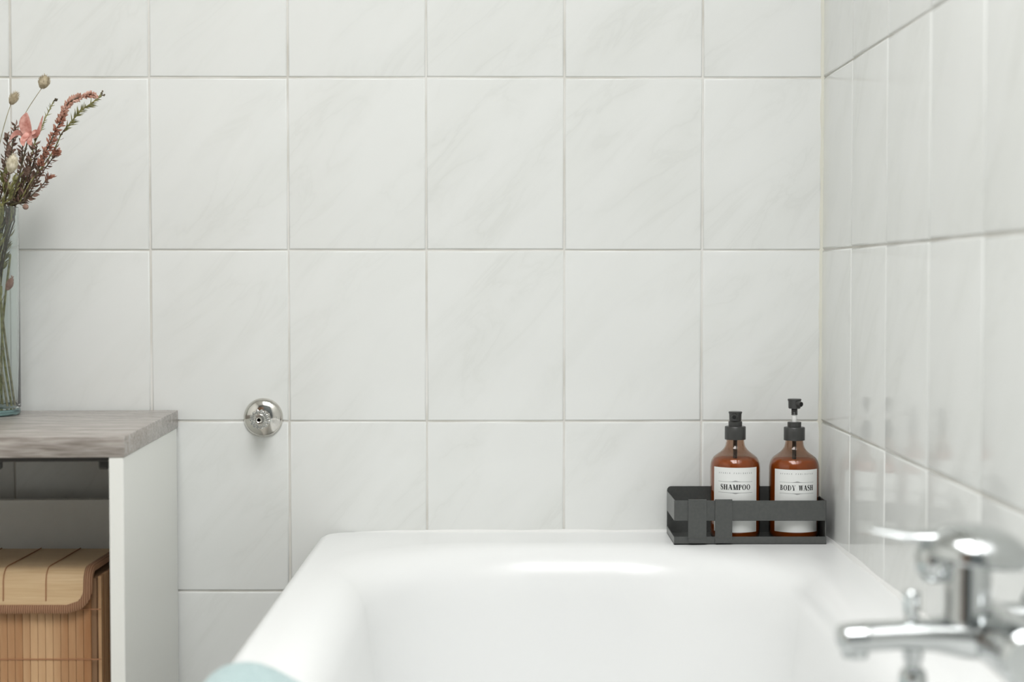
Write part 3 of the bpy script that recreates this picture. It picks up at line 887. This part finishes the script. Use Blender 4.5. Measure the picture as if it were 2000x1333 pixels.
# lever handle: dome cap with a slim lever
d0 = mp(1905, 1082); hgt = d0.z - mp(1905, 1024).z
hgt = abs(hgt)
Md = Matrix.Translation(rel(d0)) @ Matrix.Rotation(R(6), 4, 'Y')
prof = []
for i in range(11):
    a = R(90*i/10); prof.append((0.0425*math.cos(a), hgt*math.sin(a)))
bm = lathe(B(), [(0.030, -0.006), (0.040, -0.006), (0.0428, -0.003)] + prof, 48, Md)
hd = obj('lever_handle', bm, CHROME, mix)
la, lb, lc = mp(1870, 1046), mp(1790, 1050), mp(1706, 1038)
rr = []
for i, p in enumerate(catmull([la, lb, lc], 8)):
    f = i/16; wy = 0.016 - 0.005*f; h2 = 0.0065 - 0.0035*f
    ring = []
    for k in range(16):
        a = 2*math.pi*k/16
        ring.append(rel((p.x, MYD + 0.012*f + wy*math.cos(a), p.z + h2*math.sin(a))))
    rr.append(ring)
obj('lever', loft(B(), rr), CHROME, hd, 60)
p = mp(1822, 1098)
bm = lathe(B(), [(0, -0.017), (0.009, -0.015), (0.0135, -0.008), (0.0145, 0.0), (0.0135, 0.010), (0.008, 0.016), (0, 0.018)], 28, Matrix.Translation(rel(p)))
obj('lever_hub', bm, CHROME, hd, 60)
# shower outlet, nut and hose
p = mp(1783, 1272)
bm = lathe(B(), [(0, 0.004), (0.0085, 0.004), (0.0080, -0.006), (0.0062, -0.010), (0.0062, -0.013), (0.0100, -0.016), (0.0112, -0.022), (0.0112, -0.034), (0.0085, -0.040), (0, -0.040)], 28, Matrix.Translation(rel(p)))
obj('hose_nut', bm, CHROME, mix)
hp = catmull([p + Vector((0, 0, -0.036)), p + Vector((-0.002, -0.004, -0.11)), p + Vector((-0.020, -0.014, -0.22)), p + Vector((-0.048, -0.030, -0.32)), Vector((p.x-0.088, MYD-0.055, RIM-0.368)),
              Vector((p.x-0.135, MYD-0.080, RIM-0.3885)), Vector((p.x-0.18, MYD-0.075, RIM-0.392)), Vector((p.x-0.22, MYD-0.055, RIM-0.391))], 12)
bm = B(); tube(bm, [rel(v) for v in hp], lambda s: 0.0070 + 0.0004*math.sin(s*900), 12)
obj('shower_hose', bm, CHROME, mix)
e = hp[-1]
bm = lathe(B(), [(0, 0), (0.009, 0), (0.011, 0.03), (0.012, 0.10), (0.018, 0.13), (0.032, 0.155), (0.034, 0.165), (0.030, 0.170), (0, 0.170)], 28, to_axis(rel(e + Vector((0, 0, 0.005))), (-0.72, 0.66, 0.20)))
obj('hand_shower', bm, CHROME, mix)

# ------------------------------------------------------------------ vase and flowers
VY = -0.088
vpx = onY(38.5, 806, VY)
VR = 0.054
VC = Vector((vpx.x - VR, VY, STOP))
VH = onY(20, 404, VY).z - STOP
vase = thing('glass_vase', 'straight clear glass vase holding dried flowers on the grey wood top', 'vase', VC)
bm = lathe(B(), [(VR-0.002, 0.009), (VR, 0.011), (VR, VH-0.001), (VR-0.0008, VH), (VR-0.0019, VH-0.0005), (VR-0.0026, 0.014), (VR-0.004, 0.0095)], 64)
# close the section into a ring
bm.verts.ensure_lookup_table()
n_ = 64; vv = list(bm.verts); a = vv[:n_]; b = vv[-n_:]
for i in range(n_): bm.faces.new((a[i], a[(i+1) % n_], b[(i+1) % n_], b[i]))
obj('glass_wall', bm, VGLASS, vase)
bm = lathe(B(), [(0, 0.0004), (VR-0.006, 0.0004), (VR-0.002, 0.001), (VR-0.0005, 0.003), (VR-0.0005, 0.0085), (VR-0.003, 0.0092), (0, 0.0092)], 64)
obj('glass_base', bm, VBASE, vase, label='thick teal glass base')


import numpy as np
def bud(bm, p, d, L, w, n=5):
    """small pointed bud at p along d"""
    lathe(bm, [(0, 0), (w, L*0.38), (w*0.7, L*0.72), (0, L)], n, to_axis(p, d))
def thorn(bm, p, d, L, w):
    lathe(bm, [(w, 0), (w*0.7, L*0.5), (0, L)], 4, to_axis(p, d))
def leaf(bm, p, d, L, w):
    d = Vector(d).normalized(); s = d.cross(Vector((rnd.uniform(-1, 1), rnd.uniform(-1, 1), rnd.uniform(-1, 1)))).normalized(); n = d.cross(s)
    rr = []
    for f, ww in ((0, 0.1), (0.25, 0.8), (0.5, 1), (0.75, 0.7), (1.0, 0.06)):
        c = Vector(p) + d*L*f + n*(0.10*L*math.sin(math.pi*f))
        rr.append([c + s*w*ww, c + n*0.0003, c - s*w*ww, c - n*0.0003])
    loft(bm, rr)
ZB = STOP + 0.0105
ZTOP = STOP + VH
RIN = VR - 0.0028                     # inside of the glass
def inside(p, r):
    """keep a point (world) of half width r clear of the glass while it is below the rim"""
    if p.z < ZTOP + 0.004:
        q = Vector((p.x-VC.x, p.y-VC.y)); lim = RIN - r - 0.0004
        if q.length > lim: q = q*(lim/q.length); return Vector((VC.x+q.x, VC.y+q.y, p.z))
    return p
# everything taken up so far: points, radii, owner
OCP = np.zeros((0, 3), np.float32); OCR = np.zeros(0, np.float32); OCO = np.zeros(0, np.int32)
def occupy(pts, rad, owner):
    global OCP, OCR, OCO
    pts = np.array([tuple(p) for p in pts], np.float32).reshape(-1, 3)
    rad = np.full(len(pts), rad, np.float32) if np.isscalar(rad) else np.array(rad, np.float32)
    OCP = np.concatenate([OCP, pts]); OCR = np.concatenate([OCR, rad]); OCO = np.concatenate([OCO, np.full(len(pts), owner, np.int32)])
def resample(path, step=0.002):
    out = [path[0].copy()]; acc = 0.0
    for a, b in zip(path, path[1:]):
        L = (b-a).length
        if L < 1e-7: continue
        t = step - acc
        while t <= L:
            out.append(a.lerp(b, t/L)); t += step
        acc = (acc + L) % step
    out.append(path[-1].copy())
    return out
def lay(path, r, owner, keep_tip=0):
    """nudge a stem sideways, mostly in depth, until it clears the stems already laid"""
    best = None
    for shift in (0.0, 0.012, -0.012, 0.022, -0.022):
        out, left = lay_once(path, r, keep_tip, shift)
        if best is None or left < best[1]: best = (out, left)
        if left == 0: break
    occupy(best[0], r, owner)
    return best[0]
def lay_once(path, r, keep_tip, shift):
    pts = resample(path)
    m = len(pts)
    if shift:
        for i, p in enumerate(pts): p.y += shift*math.sin(math.pi*min(1, i/(m-1)*1.15))
    left = 0
    base = np.array([tuple(p) for p in pts], np.float32); P = base.copy()
    zr_ = np.array([p.z for p in pts]) < ZTOP + 0.004
    def clamp():
        nonlocal P
        q = P[:, :2] - np.array([VC.x, VC.y], np.float32); L = np.linalg.norm(q, axis=1) + 1e-9; lim = RIN - r - 0.0006
        k = np.where(zr_ & (L > lim), lim/L, 1.0)[:, None].astype(np.float32)
        P[:, :2] = np.array([VC.x, VC.y], np.float32) + q*k
        P[:, 1] = np.minimum(P[:, 1], -0.006 - r)
    clamp()
    if len(OCP):
        lo, hi = P.min(0) - 0.03, P.max(0) + 0.03
        sel = np.all((OCP > lo) & (OCP < hi), axis=1); Q, QR = OCP[sel], OCR[sel]
        # only heights that can meet are compared: the nudges are level, so the bands stay
        bands = []
        z0_ = float(P[:, 2].min()); nb = int((float(P[:, 2].max())-z0_)/0.02) + 1
        for k in range(nb):
            ia = np.where((P[:, 2] >= z0_+k*0.02) & (P[:, 2] < z0_+(k+1)*0.02))[0]
            iq = np.where((Q[:, 2] > z0_+k*0.02-0.012) & (Q[:, 2] < z0_+(k+1)*0.02+0.012))[0]
            if len(ia) and len(iq): bands.append((ia, iq))
        for it in range(40):
            mv = np.zeros_like(P); left = 0; anyhit = False
            for ia, iq in bands:
                D = P[ia][:, None, :] - Q[iq][None, :, :]
                dist = np.sqrt((D*D).sum(2)) + 1e-9
                gap = (QR[iq] + r + 0.0009)[None, :] - dist
                hit = gap > 0
                if not hit.any(): continue
                anyhit = True; left += int((gap > 0.0008).sum())
                H = D; H[:, :, 2] = 0
                H[:, :, 0] *= np.where(zr_[ia], 1.0, 0.35)[:, None]
                hl = np.sqrt((H*H).sum(2)); side = np.where(hl < 1e-4)
                H[side[0], side[1], 1] = 1e-3; hl = np.sqrt((H*H).sum(2)) + 1e-9
                W_ = np.where(hit, gap, 0)
                mv[ia] = (H/hl[:, :, None]*W_[:, :, None]).sum(1)/np.maximum(hit.sum(1), 1)[:, None]*1.1
            if not anyhit: break
            if it < 32:
                for _ in range(3):
                    mv[1:-1] = 0.5*mv[1:-1] + 0.25*(mv[:-2] + mv[2:])
                mv *= 2.0
            if keep_tip: mv[:keep_tip] = 0
            P = (P + mv).astype(np.float32); clamp()
    return [Vector(p) for p in P.tolist()], left
def free(pts, rads, owner):
    if not len(OCP): return True
    for p, r in zip(pts, rads):
        d = OCP - np.array(tuple(p), np.float32)
        if np.any(((d*d).sum(1) < (OCR + r)**2) & (OCO != owner)): return False
    return True
def path_from(pix, y0, y1, foot):
    """pix from the tip downwards; y0 depth at the tip; the last point reaches the vase bottom"""
    m = len(pix)
    out = [inside(onY(px, py, y0 + (y1-y0)*i/(m-1)), 0.002) for i, (px, py) in enumerate(pix)]
    out.append(Vector((VC.x + foot[0], VC.y + foot[1], ZB + 0.002)))
    return catmull(out, 8)
OWN = [0]
QUEUE = []
def plan(build, path, r, keep_tip=0, extra=None):
    OWN[0] += 1
    pts = lay(path, r, OWN[0], keep_tip)
    if extra: extra(pts, OWN[0])
    QUEUE.append((build, pts, OWN[0]))
def clear_glass(bm, base):
    for v in bm.verts:
        w = inside(v.co + base, 0.0002); v.co = w - base
def sprig(name, label, cat, pix, y0, y1, foot, stem_mat, r0, r1, deco, group=None):
    def build(path, own):
        base = path[-1]
        t = thing(name, label, cat, base, group=group)
        P = [p - base for p in path]
        bm = B(); tube(bm, P, lambda s: r0 + (r1-r0)*s, 6); clear_glass(bm, base); obj('stem', bm, stem_mat, t)
        acc = [0]
        for a, b in zip(P, P[1:]): acc.append(acc[-1] + (b-a).length)
        def at(s):
            for i in range(len(acc)-1):
                if s <= acc[i+1]:
                    f = (s-acc[i])/max(1e-9, acc[i+1]-acc[i]); return P[i].lerp(P[i+1], f), (P[max(i-3, 0)]-P[min(i+3, len(P)-1)]).normalized()
            return P[-1], Vector((0, 0, 1))
        for (nm, mat, kind, s0, s1, cnt, L0, L1, w, spread) in deco:
            bm = B()
            for k in range(cnt):
                s = s0 + (s1-s0)*(k+rnd.random())/cnt
                p, d = at(s)
                L = rnd.uniform(L0, L1); ww = w
                for tries in range(14):          # turn the leaf, later shorten it, until it clears its neighbours
                    u = Vector((rnd.gauss(0, 1), rnd.gauss(0, 1), rnd.gauss(0, 1))); u = (u - d*u.dot(d)).normalized()
                    dd = (d + u*spread).normalized()
                    if tries > 6: L *= 0.85; ww *= 0.88
                    smp = [p + base + dd*L*f for f in (0.3, 0.65, 1.0)]; rad = [ww*0.9, ww*0.9, 0.0006]
                    if all((inside(q, 0.0004)-q).length < 1e-6 for q in smp) and free(smp, rad, own): break
                occupy(smp, rad, own)
                if kind == 'bud': bud(bm, p + u*ww*0.4, dd, L, ww*rnd.uniform(.8, 1.1))
                elif kind == 'thorn': thorn(bm, p, dd, L, ww)
                elif kind == 'leaf': leaf(bm, p, dd, L, ww)
                elif kind == 'twig':
                    e = p + dd*L; tube(bm, [p, p.lerp(e, .5) + d*0.001, e], 0.0005, 4); bud(bm, e, dd, ww*2.4, ww)
            clear_glass(bm, base)
            o = obj(nm, bm, mat, t, 40); o['kind'] = 'stuff'
    plan(build, path_from(pix, y0, y1, foot), r1)

def bunny(label, head, tip, pix, y0, foot, mat, hl, hw):
    d = (onY(*tip, y0) - onY(*head, y0)).normalized()
    def build(pth, own):
        base = pth[-1]
        t = thing('bunny_tail_grass', label, 'dried grass', base)
        P = [p-base for p in pth]
        bm = B(); tube(bm, P, lambda s: 0.0005 + 0.0005*s, 6); clear_glass(bm, base); obj('stem', bm, F_STRAW, t)
        M = to_axis(P[0], d)
        bm = B(); lathe(bm, [(0, -hl*0.04), (hw*0.55, hl*0.08), (hw*0.95, hl*0.3), (hw, hl*0.45), (hw*0.85, hl*0.68), (hw*0.5, hl*0.88), (0, hl)], 14, M)
        for v in bm.verts: v.co += Vector((rnd.gauss(0, 1), rnd.gauss(0, 1), rnd.gauss(0, 1)))*0.0003
        for k in range(150):
            f = rnd.random(); a = rnd.random()*2*math.pi
            r = hw*math.sin(math.pi*min(1, 0.12+0.82*f))
            p = M @ Vector((r*math.cos(a), r*math.sin(a), hl*f)); q = M.to_3x3() @ Vector((math.cos(a), math.sin(a), 1.6))
            thorn(bm, p, q, rnd.uniform(0.002, 0.0042), 0.00032)
        clear_glass(bm, base)
        obj('seed_head', bm, mat, t, 60)
    def extra(pts, own):
        occupy([pts[0] + d*hl*f for f in (0.1, 0.3, 0.5, 0.7, 0.9)], [hw*0.8, hw*1.1, hw*1.1, hw*1.0, hw*0.7], own)
    plan(build, path_from(pix, y0, -0.09, foot), 0.0010, 6, extra)
bunny('tall tan bunny tail grass head held highest above the vase', (81, 172), (90, 148), [(81, 173), (68, 192), (55, 212), (40, 240), (20, 290), (4, 350), (-8, 410), (-25, 520), (-35, 650)], -0.10, (-0.02, 0.01), F_TAN, 0.0195, 0.0072)
bunny('slim tan bunny tail grass head bent over the pink lily', (22, 203), (35, 176), [(21, 204), (12, 232), (3, 265), (-6, 310), (-15, 360), (-22, 410), (-32, 520), (-40, 650)], -0.115, (-0.03, 0.015), F_TAN, 0.0185, 0.0056)
bunny('cream bunny tail grass head low among the brown stems', (20, 336), (27, 304), [(20, 337), (17, 352), (12, 375), (4, 402), (-8, 440), (-25, 520), (-38, 650)], -0.165, (-0.01, -0.02), F_CREAM, 0.0250, 0.0075)
bunny('small pink brown grass head inside the glass vase', (14, 566), (25, 540), [(13, 568), (6, 584), (0, 600), (-6, 640), (-10, 700)], -0.100, (0.0, 0.0), F_RUST, 0.0200, 0.0040)

# pale stems crossing inside the glass
def cut_stem(i, a, b):
    pa, pb_ = inside(onY(*a, -0.08-0.01*i), 0.003), inside(onY(*b, -0.085-0.006*i), 0.003)
    pb_.z = ZB + 0.002
    m = pa.lerp(pb_, 0.5) + Vector((-0.006, 0.004, 0))
    def build(st, own):
        base = st[-1]
        t = thing('cut_stem', 'bare pale cut stem standing inside the glass vase', 'stem', base, group='bare stems in the vase')
        P = [p - base for p in st]
        bm = B(); tube(bm, P, 0.0016, 8); clear_glass(bm, base); obj('stalk', bm, F_STRAW if i % 2 else F_GREEN, t)
        k = len(P)//2
        bm = B(); lathe(bm, [(0, 0), (0.0021, 0.0005), (0.0021, 0.004), (0, 0.0045)], 8, to_axis(P[k], P[k+2]-P[k-2])); clear_glass(bm, base); obj('node', bm, F_STRAW, t)
    plan(build, catmull([pa, m, pb_], 8), 0.0022)
for i, (a, b) in enumerate((((20, 498), (3, 790)), ((-8, 420), (30, 798)), ((2, 560), (22, 798)), ((-30, 420), (14, 798)))): cut_stem(i, a, b)

# lily-like flower
fc = onY(56, 268, -0.150)
def build_lily(st, own):
    pb_ = st[-1]
    lily = thing('lily_flower', 'open salmon pink lily flower among the sprigs', 'flower', pb_)
    bm = B(); tube(bm, [p - pb_ for p in st], lambda s: 0.0010+0.0005*s, 8); clear_glass(bm, pb_); obj('stem', bm, F_DARK, lily)
    for c, w in PETALS:
        rr = []; m = len(c)
        for k, p in enumerate(c):
            p = p - pb_
            f = k/(m-1); tt = (c[min(k+1, m-1)] - c[max(k-1, 0)]).normalized()
            s = tt.cross(Vector((0, 1, 0.15))).normalized(); n = tt.cross(s)
            ww = w*(math.sin(math.pi*(0.12+0.86*f))**0.8)
            rr.append([p - s*ww + n*ww*0.35, p - s*ww*0.5 + n*0.0002, p + n*-0.0005, p + s*ww*0.5 + n*0.0002, p + s*ww + n*ww*0.35,
                       p + s*ww*0.95 + n*(ww*0.35+0.0006), p + n*0.0006, p - s*ww*0.95 + n*(ww*0.35+0.0006)])
        obj('petal', loft(B(), rr), F_LILY, lily, 60)
PETALS = []
pet = [((52, 220), (50, 242), 0.0082), ((84, 226), (73, 262), 0.0028), ((18, 274), (34, 259), 0.0036), ((62, 284), (60, 276), 0.0050), ((46, 286), (47, 274), 0.0048), ((78, 262), (70, 258), 0.0034)]
for i, (tip, mid, w) in enumerate(pet):
    dy = (-0.006, -0.012, 0.004, -0.020, -0.016, 0.006)[i]
    A = fc + (Vector((0, 0, 0.006)) if i in (3, 4) else Vector())
    PETALS.append((catmull([A, onY(*mid, -0.150+dy), onY(*tip, -0.150+dy*1.6)], 6), w))
def lily_extra(pts, own):
    for c, w in PETALS:
        for k, p in enumerate(c):
            f = k/(len(c)-1); tt = (c[min(k+1, len(c)-1)] - c[max(k-1, 0)]).normalized(); s = tt.cross(Vector((0, 1, 0.15))).normalized()
            ww = w*(math.sin(math.pi*(0.12+0.86*f))**0.8)
            occupy([p, p + s*ww*0.6, p - s*ww*0.6], 0.0022, own)
plan(build_lily, catmull([fc, onY(48, 300, -0.145), onY(36, 350, -0.130), onY(22, 396, -0.115), inside(Vector((VC.x+0.02, VC.y-0.01, ZTOP-0.08)), 0.002), Vector((VC.x-0.005, VC.y-0.01, ZB+0.002))], 8), 0.0015, 4, lily_extra)

# single berry hanging over the rim
bc = onY(50, 404, -0.132)
def build_berry(st, own):
    pb_ = st[-1]
    t = thing('berry_sprig', 'single round brown berry hanging over the vase rim', 'berry', pb_)
    bm = B(); tube(bm, [p - pb_ for p in st], 0.0006, 6); obj('stem', bm, F_DARK, t)
    bm = B(); lathe(bm, [(0.0041*math.sin(R(a)), -0.0041*math.cos(R(a))) for a in range(0, 181, 20)], 14, to_axis(st[0]-pb_, (0.4, 0, -0.6))); obj('berry', bm, F_MAUVE, t)
bst = [bc, bc.lerp(Vector((VC.x+0.030, VC.y-0.022, ZTOP+0.009)), 0.5) + Vector((0, 0, 0.004)), Vector((VC.x+0.030, VC.y-0.022, ZTOP+0.009)), Vector((VC.x+0.026, VC.y-0.020, ZTOP-0.02)), Vector((VC.x+0.015, VC.y-0.01, STOP+0.12)), Vector((VC.x+0.02, VC.y-0.02, ZB+0.002))]
OWN[0] += 1
# the short hook lies outside the glass above the rim, the rest inside
hook = [p if (p.z > ZTOP+0.004 or i < 8) else inside(p, 0.0008) for i, p in enumerate(catmull(bst, 8))]
occupy([bc], 0.0042, OWN[0]); occupy(resample(hook), 0.0007, OWN[0])
QUEUE.append((build_berry, hook, OWN[0]))

sprig('pink_spike', 'dusty pink feathery flower spike leaning out of the vase', 'flower',
      [(186, 184), (160, 189), (137, 199), (127, 214), (119, 236), (108, 256), (97, 282), (84, 308), (68, 345), (45, 395), (18, 440), (-5, 520), (-20, 640)], -0.14, -0.10, (0.015, -0.02), F_DARK, 0.0007, 0.0013,
      [('florets', F_PINK, 'bud', 0.0, 0.070, 190, 0.0035, 0.0085, 0.0016, 1.5), ('lower_florets', F_RUST, 'bud', 0.055, 0.14, 100, 0.004, 0.010, 0.0018, 1.6)])
sprig('green_thorny_sprig', 'olive green thorny sprig reaching past the pink spike', 'flower',
      [(199, 186), (181, 200), (158, 217), (137, 241), (120, 262), (108, 288), (88, 320), (62, 352), (40, 392), (20, 430), (0, 500), (-12, 620)], -0.115, -0.095, (0.03, 0.0), F_GREEN, 0.0008, 0.0015,
      [('thorns', F_GREEN, 'thorn', 0.004, 0.075, 56, 0.006, 0.015, 0.0010, 1.0), ('tip_buds', F_DARK, 'twig', 0.0, 0.003, 4, 0.003, 0.005, 0.0014, 0.7), ('stalk_leaves', F_MAUVE, 'leaf', 0.075, 0.20, 34, 0.006, 0.011, 0.0016, 1.2)])
sprig('budding_sprig', 'thin green sprig with tiny dark buds at its tip', 'flower',
      [(105, 197), (98, 212), (88, 232), (79, 255), (68, 280), (60, 312), (50, 350), (34, 398), (15, 440), (-5, 520), (-25, 640)], -0.10, -0.09, (0.01, 0.01), F_GREEN, 0.0007, 0.0014,
      [('tip_buds', F_DARK, 'twig', 0.0, 0.003, 4, 0.003, 0.005, 0.0014, 0.7), ('thorns', F_GREEN, 'thorn', 0.004, 0.07, 30, 0.005, 0.010, 0.0007, 1.1), ('stalk_leaves', F_MAUVE, 'leaf', 0.06, 0.19, 60, 0.006, 0.012, 0.0017, 1.1)])
lowers = [
    ('dark sprig with rust pink leaves low on the right of the bunch', [(112, 292), (104, 306), (92, 322), (80, 338), (62, 365), (42, 396), (20, 440), (0, 520), (-15, 650)], -0.125),
    ('short dark sprig ending in a rust red bud near the vase rim', [(98, 343), (86, 358), (70, 374), (52, 390), (38, 398), (18, 440), (-5, 520), (-30, 660)], -0.105),
]
for lab_, pix, y0 in lowers:
    sprig('rust_leaf_sprig', lab_, 'flower', pix, y0, -0.09, (rnd.uniform(-.03, .03), rnd.uniform(-.03, .03)), F_DARK, 0.0007, 0.0014,
          [('tip_leaves', F_RUST, 'leaf', 0.0, 0.012, 12, 0.006, 0.011, 0.0024, 1.0), ('leaves', F_MAUVE, 'leaf', 0.008, 0.10, 46, 0.006, 0.011, 0.0018, 1.2)])
inner_ = [[(30, 245), (25, 280), (20, 320), (14, 365), (8, 410), (-5, 480), (-25, 620)],
          [(45, 268), (42, 300), (38, 335), (30, 372), (20, 410), (5, 470), (-15, 640)],
          [(72, 285), (66, 312), (55, 345), (42, 380), (28, 412), (8, 470), (-10, 560)],
          [(16, 262), (12, 300), (8, 340), (2, 380), (-4, 410), (-20, 480), (-40, 640)],
          [(88, 300), (78, 325), (62, 352), (46, 384), (30, 408), (5, 470), (-20, 600)],
          [(58, 305), (50, 330), (42, 360), (32, 385), (22, 410), (0, 470), (-22, 620)],
          [(-15, 250), (-16, 300), (-18, 350), (-20, 410), (-30, 500), (-45, 640)],
          [(-70, 230), (-60, 290), (-52, 350), (-45, 410), (-40, 500), (-40, 640)],
          [(-130, 215), (-110, 290), (-85, 350), (-60, 410), (-45, 500), (-35, 640)]]
for i, pix in enumerate(inner_):
    sprig('mauve_sprig', 'dried mauve brown sprig crowded among the stems above the vase rim', 'flower', pix, -0.135+0.012*i, -0.088+0.004*(i % 3), (rnd.uniform(-.03, .03), rnd.uniform(-.03, .03)), F_DARK, 0.0008, 0.0015,
          [('leaves', F_MAUVE, 'leaf', 0.0, 0.10, 70, 0.006, 0.012, 0.0018, 1.2)], group='mauve sprigs in the vase')
fills = [[(28, 350), (22, 378), (14, 405), (0, 460), (-15, 560), (-25, 700)], [(8, 340), (4, 375), (-2, 405), (-12, 460), (-25, 640)], [(45, 362), (34, 388), (24, 410), (10, 450), (-8, 560), (-14, 700)], [(-40, 330), (-42, 370), (-44, 410), (-44, 560)]]
for i, pix in enumerate(fills):
    sprig('green_filler_sprig', 'short olive leafy filler stem at the mouth of the vase', 'flower', pix, -0.12+0.02*i, -0.09, (rnd.uniform(-.035, .04), rnd.uniform(-.03, .03)), F_GREEN, 0.0011, 0.0018,
          [('leaves', F_GREEN, 'leaf', 0.0, 0.13, 80, 0.008, 0.018, 0.0019, 0.7)], group='olive filler stems in the vase')
for build, pts, own in QUEUE: build(pts, own)
